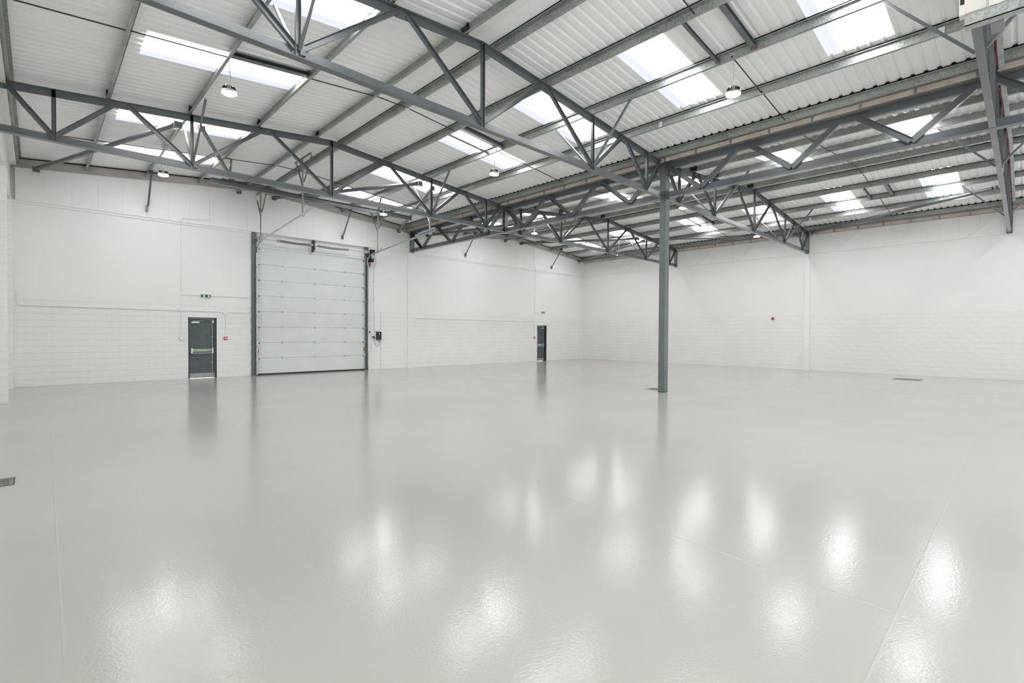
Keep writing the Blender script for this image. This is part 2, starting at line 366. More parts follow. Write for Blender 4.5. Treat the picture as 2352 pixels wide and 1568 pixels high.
# ---- wall_front, behind the camera
wf = MB()   # unseen opening added to let sky light in as fill
for q0, q1 in ((-1.3, 1.5), (7.5, XB+.3)): wf.box((q0, YF-.3, -.1), (q1, YF, 5.2))
wf.box((-1.3, YF-.3, 5.2), (XB+.3, YF, 9))
struct('wall_front', wf, 'wall', None, 'white wall closing the far end of the hall behind the viewer')
# ---- ceiling: profiled liner sheets
ce = setting('ceiling', 'white profiled steel roof lining in four slopes with rooflight sheets')
PITCH, COLW = .22667, 1.13333
def profile():
    pts = []
    for k in range(5):
        y = k*PITCH; pts += [(y, 0), (y+.130, 0), (y+.156, .04), (y+.201, .04)]
    pts.append((COLW, 0)); return pts
def sheet_mesh(name, L, dz, m, th=.0012):
    """a profiled sheet, L long in x, rising dz, local origin at its low-x low-y corner"""
    P = profile(); v = []; f = []; n = len(P)
    for xx, zz in ((0, 0), (L, dz)):
        for (y, z) in P: v.append((xx, y, z+zz))
    for xx, zz in ((0, 0), (L, dz)):
        for (y, z) in P: v.append((xx, y, z+zz+th))
    for j in range(n-1):
        f.append([j, j+1, n+j+1, n+j]); f.append([2*n+j, 3*n+j, 3*n+j+1, 2*n+j+1])
    f += [[0, n, 3*n, 2*n], [n-1, 3*n-1, 4*n-1, 2*n-1]]
    me = bpy.data.meshes.new(name); me.from_pydata(v, [], f); me.materials.append(M[m]); return me
SZ = .217
def slope(x0, x1, lights):
    xa, xb = lights
    full = sheet_mesh('liner_sheet', x1-x0, zc(x1-1e-4)-zc(x0+1e-4), 'sheet')
    p1 = sheet_mesh('liner_sheet', xa-x0, zc(xa)-zc(x0+1e-4), 'sheet')
    p2 = sheet_mesh('liner_sheet', x1-xb, zc(x1-1e-4)-zc(xb), 'sheet')
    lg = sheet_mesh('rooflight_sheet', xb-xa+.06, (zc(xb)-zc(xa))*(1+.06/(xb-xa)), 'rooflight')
    for k in range(-8, 19):
        y = 1.88 + COLW*k; jit = random.uniform(-.0015, .0015)
        if k in (-6, -3, 0, 3, 6, 9, 13, 16):
            for me, xx in ((p1, x0), (p2, xb)):
                o = link('liner_sheet', me, ce); o.location = (xx, y, zc(xx+1e-4)+SZ+jit)
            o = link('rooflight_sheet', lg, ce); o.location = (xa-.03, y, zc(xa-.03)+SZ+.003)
            MB().box((xa-.02, y+COLW-.035, zc(xa)+SZ-.004), (xa-.015, y+COLW, zc(xa)+SZ)) 
        else:
            o = link('liner_sheet', full, ce); o.location = (x0, y, zc(x0+1e-4)+SZ+jit)
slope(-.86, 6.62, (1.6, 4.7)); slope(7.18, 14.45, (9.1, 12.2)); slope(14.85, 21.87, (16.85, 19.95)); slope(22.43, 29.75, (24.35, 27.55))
for rx in (RID1, RID2):    # flat ridge flashing
    b = MB()
    for (a, c) in ((rx-.36, rx), (rx, rx+.36)):
        b.prism(rect(.004, abs(c-a)), (a/2+c/2, YF, (zc(a)+zc(c))/2+SZ-.008), (a/2+c/2, YA, (zc(a)+zc(c))/2+SZ-.008), (c-a, 0, zc(c)-zc(a)))
    b.build('ridge_flashing', 'sheet', ce)
b = MB()   # outer roof skin
for a, c in ((-1.2, 6.9), (6.9, 14.63), (14.63, 22.15), (22.15, 30.1)):
    ea, ec = zc(max(a, -.9)+1e-4)+.34, zc(c-1e-4)+.34
    if c == 14.63: ec = 7.7
    if a == 14.63: ea = 7.7
    b.poly([(a, YF-.3, ea), (c, YF-.3, ec), (c, YA+.3, ec), (a, YA+.3, ea)]); b.poly([(a, YF-.3, ea+.08), (c, YF-.3, ec+.08), (c, YA+.3, ec+.08), (a, YA+.3, ea+.08)])
b.build('outer_roof_skin', 'sheet', ce)
for X in (14.07, 29.35):   # foam fillers in the ribs over the lowest purlin
    b = MB()
    for k in range(-8, 19):
        for j in range(5):
            y = 1.88 + COLW*k + j*PITCH; z = zc(X)+SZ-.002
            b.prism([(.128, -.002), (.229, -.002), (.202, .029), (.155, .029)], (X+.03, y, z), (X-.05, y, z), m='foam')
    # side axis of the prism runs along -y: mirror to +y
    me = b.mesh('foam_filler'); 
    for v in me.vertices: pass
    o = link('foam_filler', me, ce); o['kind'] = 'stuff'
# ---- valley gutter
vg = empty('valley_gutter', 'beige boarded valley gutter with galvanised brackets between the two roofs, above the long girder', 'gutter')
boards(vg, 14.33, 14.36, 7.335, 7.55, YF, YA-.07, -6.42)
boards(vg, 14.90, 14.93, 7.335, 7.55, YF, YA-.07, -6.42)
MB().box((14.36, YF, 7.45), (14.90, YA-.07, 7.48)).build('gutter_sole', 'galv', vg)
b = MB(); b.box((14.315, YF, 7.45), (14.33, YA-.07, 7.56)); b.box((14.93, YF, 7.45), (14.945, YA-.07, 7.56)); b.build('edge_rail', 'galv', vg)
MB().box((14.30, YF, 7.56), (14.96, YA-.07, 7.565)).build('gutter_lining', 'galv', vg)
# ================================================================= STEELWORK
names_t = {0: 'farthest from the viewer, nearest the gable wall', 1: 'at the central column', 2: 'nearest the viewer, seen end-on'}
def truss(cx, Y, bay, idx):
    lab = ('dark lattice truss of the left roof, ' if bay == 1 else 'dark lattice truss of the right roof, ') + \
          {0: 'nearest the gable wall', 1: 'meeting the free-standing column', 2: 'seen end-on at upper right'}[idx]
    t = empty('roof_truss', lab, 'truss', 'lattice roof trusses')
    ZB = 6.255; hl, hr = 7.44, 7.44
    xl, xr = (cx-7.72 if bay == 1 else VAL+.11), (VAL-.11 if bay == 1 else XB-.02)
    p = lambda x, z: (x, Y, z)
    MB().prism(tee(.15 if idx < 2 else .11, .17, .012), p(xl, ZB), p(xr, ZB)).build('bottom_chord', 'steel', t)
    zr = zc(cx+1e-4)
    MB().prism(tee(.17, .17, .014, -1), p(xl, zc(xl)), p(cx, zr)).build('top_chord', 'steel', t)
    MB().prism(tee(.17, .17, .014, -1), p(cx, zr), p(xr, zc(xr-1e-4))).build('top_chord', 'steel', t)
    tn = [-7.42, -5.33, -1.95, 1.95, 5.33, 7.42]; bn = [-6.6, -3.87, 0, 3.87, 6.6]
    pr = ell(.075, .075, .009)
    for i, bx in enumerate(bn):
        for tx in (tn[i], tn[i+1]):
            tx2 = tx
            a = cx+bx + (.07 if tx > bx else -.07); c = cx+tx + (-.06 if tx > bx else .06)
            if i in (0, 4) and abs(tx) > 7: c = cx+tx
            za = ZB+.10; zt = zc(cx+tx)-.10
            e0, e1 = (a, Y-.007, za), (c, Y-.007, zt)
            if e0[0] > e1[0]: e0, e1 = e1, e0
            MB().prism(cee(.062, .11 if i in (0, 4) or abs(tx) > 3 else .095, .008), e0, e1).build('diagonal', 'steel', t)
    for bx in bn:
        vx = cx+bx; d = MB()
        d.prism(cee(-.06, .085, .008), (vx-.042, Y-.007, ZB+.02), (vx-.042, Y-.007, zc(vx)-.02), (1, 0, 0)); d.build('vertical', 'steel', t)
    for sx in (-1, 1):   # restraint stays from the bottom chord up to the purlins, both sides
        vx = cx + 3.87*sx
        for sy in (-1, 1):
            MB().prism(ell(.05, .05, .006), (vx, Y+.05*sy, ZB+.12), (vx-.05*sx, Y+1.25*sy, zc(vx)+.03), (1, 0, 0)).build('stay', 'steel', t)
        MB().box((vx+.03, Y-.06, ZB+.06), (vx+.12, Y+.06, ZB+.22)).build('gusset', 'steel', t)
    # end posts
    if bay == 1: MB().box((xl, Y-.07, ZB), (xl+.1, Y+.07, zc(xl)-.02)).build('end_post', 'steel', t)
    else: MB().box((XB-.13 if True else xr, Y-.09, ZB-.03), (XB-.02, Y+.09, zc(XB)-.02)).build('end_post', 'steel', t)
    # black purlin cleats bolted on the top chord
    if idx < 3:
        offs = (-5.59, -3.88, -2.17, -.45) if bay == 1 else (-5.57, -3.85, -2.15, -.45)
        for ox in (offs if idx < 2 else ()):
            vx = cx+ox; z = zc(vx)
            c = MB(); c.box((vx-.075, Y-.14, z+.02), (vx-.012, Y-.132, z+.19), 'dark'); c.box((vx-.03, Y-.13, z), (vx-.008, Y+.1, z+.19), 'dark')
            for q in (.05, .10, .15): c.box((vx-.05, Y-.15, z+q-.012), (vx-.026, Y-.14, z+q+.012), 'dark')
            c.build('purlin_cleat', None, t)
        for ox in ([-7.3]+list(offs)+[.42, 2.1, 3.8, 5.5, 7.2]):
            vx = cx+ox
            if xl < vx < xr: MB().box((vx-.05, Y-.088, zc(vx)-.004), (vx+.06, Y-.05, zc(vx)+.012)).build('primer_patch', 'red', t)
    return t
for bay, cx in ((1, RID1), (2, RID2)):
    for i, Y in enumerate(TY): truss(cx, Y, bay, i)
# ---- valley girder
g = empty('valley_girder', 'dark grey lattice girder running from the gable wall over the column', 'girder')
GB, GT = 6.25, 7.33
MB().prism(tee(.19, .20, .014), (VAL, YF, GB), (VAL, YA-.05, GB)).build('bottom_chord', 'steel', g)
MB().prism([(-.10, 0), (.10, 0), (.10, -.014), (.06, -.014), (.06, -.17), (-.06, -.17), (-.06, -.014), (-.10, -.014)], (VAL, YF, GT), (VAL, YA-.05, GT)).build('top_chord', 'steel', g)
MB().box((VAL-.1, YA-.2, GB-.03), (VAL+.1, YA-.06, GT)).build('end_post', 'steel', g)
step = 7.52/3
for k in range(-6, 7):
    yt = 15.7 - 7.52 + k*step
    for s in (-1, 1):
        yb = yt + s*step/2
        if yb > YA-.3 or yb < YF: continue
        y0 = yt + s*.09; y1 = yb - s*.05
        d = MB(); d.prism(cee(.085, .14, .009), (VAL-.085, y0, GT-.12), (VAL-.085, y1, GB+.05)); d.build('diagonal', 'steel', g)
    if abs(yt-15.7) < .1: MB().prism(isec(.17, .17, .014), (VAL, yt, GB), (VAL, yt, GT), (0, 1, 0)).build('hub_post', 'steel', g)
d = MB(); d.prism(cee(.085, .14, .009), (VAL-.085, YA-.2, GT-.14), (VAL-.085, 22.02, GB+.05)); d.build('diagonal', 'steel', g)
# ---- column
c = empty('steel_column', 'free-standing dark grey steel column under the valley girder', 'column')
cx0, cy0, h = VAL+.02, 8.17, .108
b = MB(); b.prism([(-h, -h), (h, -h), (h, -h+.016), (.0, -h+.016), (.0, h-.016), (h, h-.016), (h, h), (-h, h), (-h, h-.016), (-.012, h-.016), (-.012, -h+.016), (-h, -h+.016)] if False else rect(2*h, 2*h), (cx0, cy0, 0), (cx0, cy0, 7.0), (0, 1, 0)); b.build('shaft', 'column', c)
b = MB(); b.box((cx0+h, cy0-h, 0), (cx0+h+.012, cy0-h+.014, 7)); b.box((cx0-h-.012, cy0-h, 0), (cx0-h, cy0-h+.014, 7)); b.build('flange_edge', 'column', c)
b = MB(); b.prism([(-h, 0), (h, 0), (h*.55, .09), (-h*.55, .09)], (cx0, cy0-h, 6.98), (cx0, cy0+h, 6.98)); b.build('cap', 'steel', c)
b = MB(); b.box((cx0-.11, cy0-.14, 7.0), (cx0+.13, cy0+.14, 7.40)); b.build('head_block', 'steel', c)
b = MB(); b.prism([(-.09, -.13), (.02, -.2), (.14, -.1), (.14, .1), (-.09, .1)], (cx0+.08, cy0-.165, 7.18), (cx0+.08, cy0-.15, 7.18)); b.build('gusset', 'steel', c)
b = MB(); b.box((cx0-.05, cy0-.17, 6.23), (cx0+.04, cy0-.1, 6.48), 'steel')
for zz in (6.29, 6.42): b.box((cx0-.03, cy0-.185, zz-.014), (cx0-.004, cy0-.17, zz+.014), 'dark')
b.build('end_plate', None, c)
b = MB(); b.box((cx0-.17, cy0-.06, 6.24), (cx0-.1, cy0+.06, 6.46), 'steel'); b.box((cx0-.14, cy0-.09, 6.30), (cx0-.11, cy0-.05, 6.34), 'dark'); b.build('end_plate', None, c)
b = MB()    # chipped paint along the foot
for q in range(26):
    z = random.random()**2*.75; w = random.uniform(.006, .018); hh = random.uniform(.015, .07)
    sx = random.choice((cx0-h, cx0-h, cx0+h-.02)); yy = cy0-h-.001
    b.box((sx-.001, yy-.0006, z), (sx+w, yy+.004, z+hh))
b.box((cx0-h-.0012, cy0-h-.0012, 0), (cx0+h+.001, cy0+h, .018)); b.build('paint_chip', 'dark', c)
# ---- purlins
def zed(x, leftslope):
    z0, z1, f, t, lip = 0.012, (.212 if leftslope else .186), .066, .006, .016
    s = -1 if leftslope else 1
    # web at a=0, bottom flange toward s, top flange toward -s
    P = [(0, z0), (s*f, z0), (s*f, z0+lip), (s*(f-t), z0+lip), (s*(f-t), z0+t), (s*t, z0+t), (s*t, z1), (-s*(f-t), z1), (-s*(f-t), z1-lip), (-s*(f-2*t), z1-lip), (-s*(f-2*t), z1-t), (0, z1-t)]
    return P
ordn = ['first', 'second', 'third', 'fourth', 'fifth', 'sixth']
def purlin(x, left, lab):
    b = MB(); z = zc(x)
    P = [(-a, h_) for a, h_ in zed(x, left)]
    b.prism([(a, q) for a, q in P], (x, YA-.0, z), (x, YF, z), (0, 0, 1))
    o = b.build('purlin', 'galv', None); tag(o, lab, 'purlin', 'galvanised roof purlins')
    s = -1 if left else 1
    if not left: MB().box((x-.06, YF, z+.187), (x-.002, YA-.01, z+.211)).build('shade_strip', 'foam', o)  # black strip added to paint the shade under the top flange
    for Y in TY + [-6.85]:   # sleeve plates with bolts next to each truss
        for dy in (-.55,):
            m = MB(); m.box((x-.012, Y+dy-.02, z+.04), (x-.001, Y+dy+.10, z+.18), 'galv')
            for q in (.07, .15):
                for w in (0, .08): m.box((x-.02, Y+dy+w-.008, z+q-.008), (x-.012, Y+dy+w+.008, z+q+.008), 'zinc')
            m.build('splice_plate', None, o)
    return o
L1 = [1.31, 3.02, 4.73, 6.45]; R1 = [7.32, 9.0, 10.7, 12.4, 14.07]
L2 = [15.05, 16.58, 18.3, 20.0, 21.7]; R2 = [22.6, 24.25, 25.95, 27.65, 29.33]
purlin(-.41, True, 'galvanised eaves purlin along the top of the left wall')
for i, x in enumerate(L1): purlin(x, True, 'galvanised purlin, left roof near slope, %s up from the eaves' % ordn[i])
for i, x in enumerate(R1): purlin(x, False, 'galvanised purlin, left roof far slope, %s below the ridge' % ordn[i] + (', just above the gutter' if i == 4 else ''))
for i, x in enumerate(L2): purlin(x, True, 'galvanised purlin, right roof near slope, %s up from the gutter' % ordn[i])
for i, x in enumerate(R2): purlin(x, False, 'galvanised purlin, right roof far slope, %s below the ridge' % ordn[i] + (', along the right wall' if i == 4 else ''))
# ---- tie rods (a line of rods between purlins)
wh = {-3.1: 'behind the nearest truss', 4.42: 'in the bay nearest the viewer', 11.93: 'in the middle bay', 19.45: 'in the bay by the gable wall'}
for Y in (4.42, 11.93, 19.45):
    for nm, X in (('left roof near slope', [-.41]+L1+[R1[0]]), ('left roof far slope', R1), ('right roof near slope', L2+[R2[0]]), ('right roof far slope', R2)):
        t = empty('tie_rod', 'thin black tie rods, %s, %s' % (nm, wh[Y]), 'rod', 'black tie rods between purlins')
        for a, c_ in zip(X[:-1], X[1:]):
            if (a, Y) in ((9.0, 4.42), (9.0, 11.93), (3.02, 11.93), (24.25, 4.42), (24.25, 11.93)): continue
            e = -.04 if c_ == X[-1] and 'near' in nm else .02; MB().tube((a-.02, Y, zc(a)+.05), (c_+e, Y+.02, zc(c_)+.05), .0135, 6).build('rod', 'rod', t)
            MB().tube((a-.025, Y, zc(a)+.05), (a-.014, Y, zc(a)+.05), .022, 6).build('nut', 'dark', t)
# ---- trimmers between purlins
def trim(x0, x1, Y, w, h_, lab, dz=.05):
    b = MB(); b.prism(cee(w, h_, .008), (x0+.01, Y, zc(x0)+dz), (x1-.01, Y, zc(x1)+dz), m='steel')
    b.box((x1-.05, Y-w-.02, zc(x1)+dz-.02), (x1-.01, Y+.01, zc(x1)+dz+h_+.02), 'steel'); b.box((x1-.055, Y-w*.7, zc(x1)+dz-.03), (x1-.04, Y-w*.3, zc(x1)+dz), 'red')
    tag(b.build('roof_trimmer', None), lab, 'steel beam', 'dark steel trimmers between purlins')
trim(9.0, 10.7, 4.76, .055, .07, 'slim dark steel trimmer between purlins near the front rooflight, left of the wide one')
trim(9.0, 10.7, 4.03, .10, .10, 'wide dark steel trimmer between purlins near the front rooflight, right of the slim one')
trim(9.0, 10.7, 12.36, .04, .05, 'slim trimmer crossing the lower part of the middle rooflight')
trim(9.0, 10.7, 11.66, .09, .10, 'wide trimmer along the upper edge of the middle rooflight')
trim(3.02, 4.73, 12.04, .15, .09, 'dark channel trimmer under the large rooflight above the leftmost lamp', .09)
trim(24.25, 25.95, 4.76, .06, .08, 'slim trimmer between far purlins of the right roof, nearer the column')
trim(24.25, 25.95, 4.03, .10, .10, 'wide trimmer between far purlins of the right roof, nearer the end-on truss')
trim(24.25, 25.95, 12.36, .05, .05, 'slim trimmer under the far rooflight just right of the column')
trim(24.25, 25.95, 11.66, .09, .10, 'wide trimmer beside the far rooflight just right of the column')
# ---- tube wind braces
def brace(p0, p1, lab, r=.07):
    o = empty('wind_brace', lab, 'brace', 'round steel wind braces under the roof')
    d = (Vector(p1)-Vector(p0)).normalized()
    MB().tube(Vector(p0)+d*.12, Vector(p1)-d*.12, r, 16).build('tube', 'steel', o, True)
    for p, s in ((Vector(p0), 1), (Vector(p1), -1)):
        b = MB(); b.prism(rect(.03, .16), p + d*.01*s, p + d*.2*s); b.box((p.x-.09, p.y-.03, p.z-.1), (p.x+.09, p.y+.03, p.z+.06)); b.build('end_plate', 'steel', o)
brace((2.75, 15.86, 7.45), (.0, 23.05, 7.30), 'round brace from the far-left truss to the gable wall at the left corner')
brace((3.30, 15.86, 7.50), (6.15, 23.05, 7.80), 'round brace from the far-left truss to the gable wall left of the big door')
brace((10.40, 15.86, 7.50), (7.55, 23.05, 7.80), 'round brace crossing to the gable wall above the big door, left leg')
brace((10.95, 15.86, 7.45), (13.80, 23.05, 7.28), 'round brace ending on the gable wall beside the valley girder')
brace((18.25, 15.86, 7.45), (15.60, 23.05, 7.30), 'round brace of the right roof nearest the valley girder, to the gable wall')
brace((18.75, 15.86, 7.50), (21.50, 23.05, 7.80), 'round brace of the right roof ending left of its ridge on the gable wall')
brace((25.45, 15.86, 7.50), (22.90, 23.05, 7.80), 'round brace of the right roof ending right of its ridge on the gable wall')
brace((26.05, 15.86, 7.45), (29.00, 23.05, 7.28), 'round brace ending in the far right corner of the hall')
brace((26.3, 15.60, 7.52), (29.47, 8.47, 7.25), 'long round brace seen right of the column running to the eaves wall')
brace((29.45, 7.9, 7.30), (26.0, .85, 7.45), 'long round brace running from the eaves wall up to the end-on truss')
# ---- dark stays from purlins to the gable wall rail
for x, lab in ((3.0, 'dark steel stay hanging from the roof to the gable wall left of the doors'), (10.7, 'dark steel stay reaching the gable wall above the big door'),
               (18.3, 'dark steel stay on the gable wall just right of the valley girder end'), (25.95, 'dark steel stay on the gable wall above the far fire door')):
    b = MB(); b.prism(ell(.07, .07, .008), (x, 22.2, zc(x)-.02), (x, 23.04, 6.62), (1, 0, 0), m='steel')
    b.box((x-.03, 23.02, 6.42), (x+.04, 23.138, 6.62), 'steel'); b.box((x-.05, 22.12, zc(x)-.06), (x+.07, 22.28, zc(x)+.05), 'dark')
    tag(b.build('wall_stay', None), lab, 'stay', 'dark stays between the gable wall and roof')
# ---- hanging channel beam
hb = empty('hanging_channel', 'long dark steel channel hung below the roof in front of the big door', 'steel beam')
MB().prism(cee(.10, .18, .01), (4.32, 19.45, 6.98), (12.3, 19.45, 6.98)).build('channel', 'steel', hb)
MB().box((4.71, 19.16, zc(4.73)-.02), (4.92, 19.24, zc(4.73)+.011)).build('hanger_clamp', 'steel', hb)
for x in (4.86, 10.62): MB().prism(ell(.06, .06, .007), (x, 19.47, 7.1), (x, 19.2, zc(x)+.004), (1, 0, 0)).build('hanger', 'steel', hb)
for x in (4.75,): MB().box((x-.12, 19.36, 7.16), (x+.55, 19.5, 7.20)).build('clamp_plate', 'dark', hb)
# ================================================================= SECTIONAL DOOR
sd = empty('sectional_door', 'large white insulated sectional overhead door, closed, in the gable wall', 'door')
YD = 23.22; x0, x1 = 6.885, 11.94; SH = .684
for i in range(8):
    z0 = .06 + i*SH; z1 = z0+SH-.006 + (.10 if i == 7 else 0)
    b = MB(); P = [(z0, YD+.012), (z0+.012, YD)]
    nr = 4
    for k in range(1, nr):
        zz = z0 + (z1-z0)*k/nr; P += [(zz-.004, YD), (zz, YD+.003), (zz+.004, YD)]
    P += [(z1-.012, YD), (z1, YD+.012), (z1, YD+.04), (z0, YD+.04)]
    b.prism([(y-YD, z) for z, y in P], (x1, YD, 0), (x0, YD, 0)); o = b.build('door_panel', 'sect', sd)
    for xs in (x0+.035, x1-.035): MB().box((xs-.05, YD-.012, z0+.004), (xs+.05, YD-.001, z1-.002)).build('edge_cap', 'stile', o)
MB().box((6.84, YD+.041, .02), (12.0, YD+.06, 5.63)).build('light_leak_backing', 'sect', sd)  # unseen sheet added to stop sky light leaking between the panels
for i in range(1, 9):
    z = .06 + i*SH if i < 8 else 5.52
    for xx in (7.95, 9.42, 10.89):
        if i < 8:
            b = MB(); b.box((xx-.045, YD-.012, z-.055), (xx+.045, YD-.001, z+.045), 'zinc'); b.tube((xx-.05, YD-.018, z), (xx+.05, YD-.018, z), .012, 8, 'zinc'); b.build('hinge', None, sd)
    for xx, s in ((x0+.03, -1), (x1-.03, 1)):
        b = MB(); b.box((xx-.06, YD-.05, z-.06), (xx+.06, YD-.012, z+.05), 'zinc'); b.tube((xx, YD-.06, z), (xx+s*.11, YD-.06, z), .014, 8, 'zinc'); b.box((xx-.05*s-.03, YD-.06, z-.045), (xx-.05*s+.03, YD-.01, z-.01), 'dark'); b.build('roller_hinge', None, sd)
MB().box((x0-.02, YD-.005, .0), (x1+.02, YD+.03, .058)).build('bottom_seal', 'black', sd)
for xx in (x0+.035, x1-.035): MB().box((xx-.045, YD-.016, .98), (xx+.045, YD-.012, 1.15)).build('orange_label', 'orange', sd)['label'] = 'orange warning sticker'
MB().box((9.0, YD-.014, 5.50), (9.16, YD-.001, 5.60)).build('lock_plate', 'white', sd)
MB().box((x0, YD-.005, 5.53), (x1, YD-.001, 5.625)).build('top_strip', 'stile', sd)
for xp, w in ((6.663, .18), (11.95, .165)):
    b = MB(); b.box((xp, YD-.08, 0), (xp+w, YA+.3, ZL-.02)); po = b.build('steel_post', 'steel', sd)
b = MB(); b.box((6.8, YA+.09, 5.638), (12.0, YA+.11, ZL-.003)); 
for zz in (5.80, 5.95, 6.09): b.box((6.84, YA+.078, zz), (11.97, YA+.09, zz+.012))
b.build('lintel_lining', 'panel', sd)
MB().box((12.07, YD-.05, 0), (12.116, YD-.01, 5.6)).build('edge_flashing', 'stile', sd)
for z0, z1 in ((5.85, 6.0), (5.55, 5.72)): MB().box((11.94, YD-.09, z0), (12.0, YD-.082, z1)).build('primer_patch', 'red', sd)
for z0, z1 in ((5.98, 6.15), (5.66, 5.7), (5.74, 5.77)): MB().box((6.83, YD-.09, z0), (6.86, YD-.03, z1)).build('primer_patch', 'red', sd)
for xt, s in ((6.853, -1), (12.03, 1)):      # C tracks: up the post, round the bend and back under the roof
    pts = [(xt, 23.08, .05), (xt, 23.08, 5.30), (xt, 23.04, 5.48), (xt, 22.94, 5.62), (xt, 22.78, 5.715), (xt, 22.6, 5.76), (xt, 17.15, 6.16)]
    b = MB()
    for a, c_ in zip(pts[:-1], pts[1:]):
        b.prism(cee(.045*(1 if s > 0 else -1), .055, .006), a, c_, (0, -1, 0) if a[1] == c_[1] else (0, 0, 1))
    b.build('track', 'zinc', sd)
    b = MB(); b.box((xt-.02-.02*s, 23.10, .05), (xt+.02-.02*s, 23.17, 5.6)); b.build('track_angle', 'dark' if s > 0 else 'zinc', sd)
for k in range(9):
    z = .35 + k*.66
    MB().box((6.80, 23.09, z), (6.87, 23.14, z+.03)).build('track_bracket', 'zinc', sd)
# shaft, springs, drums
zs, ysf = 5.93, 22.98
MB().tube((6.75, ysf, zs), (12.1, ysf, zs), .013, 10).build('shaft', 'zinc', sd, True)
for a, c_ in ((7.72, 9.16), (9.40, 10.93)):
    b = MB(); n = 46; pts = []
    for q in range(n*8+1):
        t = q/(n*8); ang = t*n*2*math.pi; sag = -.03*math.sin(math.pi*t)
        pts.append((a+(c_-a)*t, ysf+.05*math.cos(ang), zs+sag+.05*math.sin(ang)))
    i0 = pts[0]; b.pipe(pts, .0125, 5); b.build('torsion_spring', 'spring', sd, True)
    b = MB(); b.tube((a-.05, ysf, zs), (a+.02, ysf, zs), .06, 14); b.tube((c_-.02, ysf, zs), (c_+.04, ysf, zs), .06, 14); b.build('spring_plug', 'spring', sd)
b = MB(); b.box((9.25, ysf-.02, 5.62), (9.29, ysf+.22, 6.17)); b.box((9.22, ysf-.04, 6.0), (9.33, ysf-.02, 6.12)); b.box((9.22, ysf-.04, 5.72), (9.33, ysf-.02, 5.84)); b.build('centre_bracket', 'dark', sd)
b = MB()
for xx in (9.32, 9.38): b.tube((xx, ysf, zs), (xx+.03, ysf, zs), .062, 12)
b.build('coupling', 'zinc', sd)
for xx in (6.93, 11.88):
    b = MB(); b.lathe([(.05, 0), (.085, .005), (.085, .02), (.07, .03), (.07, .10), (.085, .115), (.085, .13), (.05, .135)], (0, 0, 0), 18)
    o = b.build('cable_drum', 'alu', sd, True); o.rotation_euler = (0, math.pi/2, 0); o.location = (xx-.02, ysf, zs)
    MB().box((xx-.08 if xx < 8 else xx+.16, ysf-.05, zs-.15), (xx-.06 if xx < 8 else xx+.18, ysf+.2, zs+.07)).build('bearing_plate', 'zinc', sd)
    MB().tube((xx+.05, ysf-.07, zs), (xx+.05, ysf+.02, .12), .003, 5).build('lift_cable', 'zinc', sd)
b = MB(); b.box((12.14, 22.94, 5.84), (12.36, 23.08, 6.08)); b.box((12.08, 22.9, 5.45), (12.28, 23.1, 5.62)); b.box((12.02, 22.95, 5.6), (12.16, 23.08, 5.9)); b.build('drive_motor', 'black', sd)
MB().box((12.14, 23.06, 5.22), (12.18, 23.12, 5.40)).build('release_tag', 'redplastic', sd)
MB().box((12.02, 23.03, .55), (12.06, 23.05, .68)).build('release_tag', 'redplastic', sd)
MB().pipe([(12.3, 23.1, 5.62), (12.42, 23.1, 5.70), (12.50, 23.1, 5.58), (12.47, 23.1, 5.35), (12.40, 23.1, 5.25)], .012, 6).build('motor_cable', 'fasc', sd)
# hangers of the tracks
def hanger(x, y, zb, lab, mt='galv'):
    h_ = empty('track_hanger', lab, 'hanger', 'perforated steel hangers of the door tracks')
    zt = zc(x)-.02 if y < 20 else 7.78
    MB().prism(cee(.045, .045, .005), (x, y, zb), (x, y, zt), (0, 1, 0)).build('upright', mt, h_)
    MB().prism(cee(.045, .045, .005), (x-.02, y+.72, zt), (x-.02, y-.78, zt)).build('head_rail', mt, h_)
    MB().prism(cee(.04, .04, .005), (x-.03, y+.66, zt-.02), (x-.03, y+.06, zt-1.0), (1, 0, 0)).build('knee_brace', mt, h_)
    MB().prism(cee(.04, .04, .005), (x-.03, y-.72, zt-.02), (x-.03, y-.04, zt-.80), (1, 0, 0)).build('knee_brace', mt, h_)
    b = MB(); b.box((x-.05, y-.09, zb+.03), (x+.03, y+.09, zb+.09), 'zinc'); b.box((x-.05, y-.40, zb+.12), (x-.02, y-.30, zb+.24), 'zinc'); b.build('track_clamp', None, h_)
    return h_
hanger(6.90, 22.62, 5.72, 'forked steel hanger at the left end of the big door, against the wall')
hanger(6.90, 18.00, 6.03, 'forked steel hanger at the outer end of the left door track')
hanger(12.06, 22.04, 5.78, 'forked steel hanger of the right door track, nearer the wall')
h4 = hanger(12.06, 17.60, 6.05, 'bright steel hanger at the outer end of the right door track', 'zinc')
MB().prism(cee(.05, .06, .006), (11.98, 18.4, 6.17), (11.98, 17.15, 6.23)).build('cross_rail', 'zinc', h4)
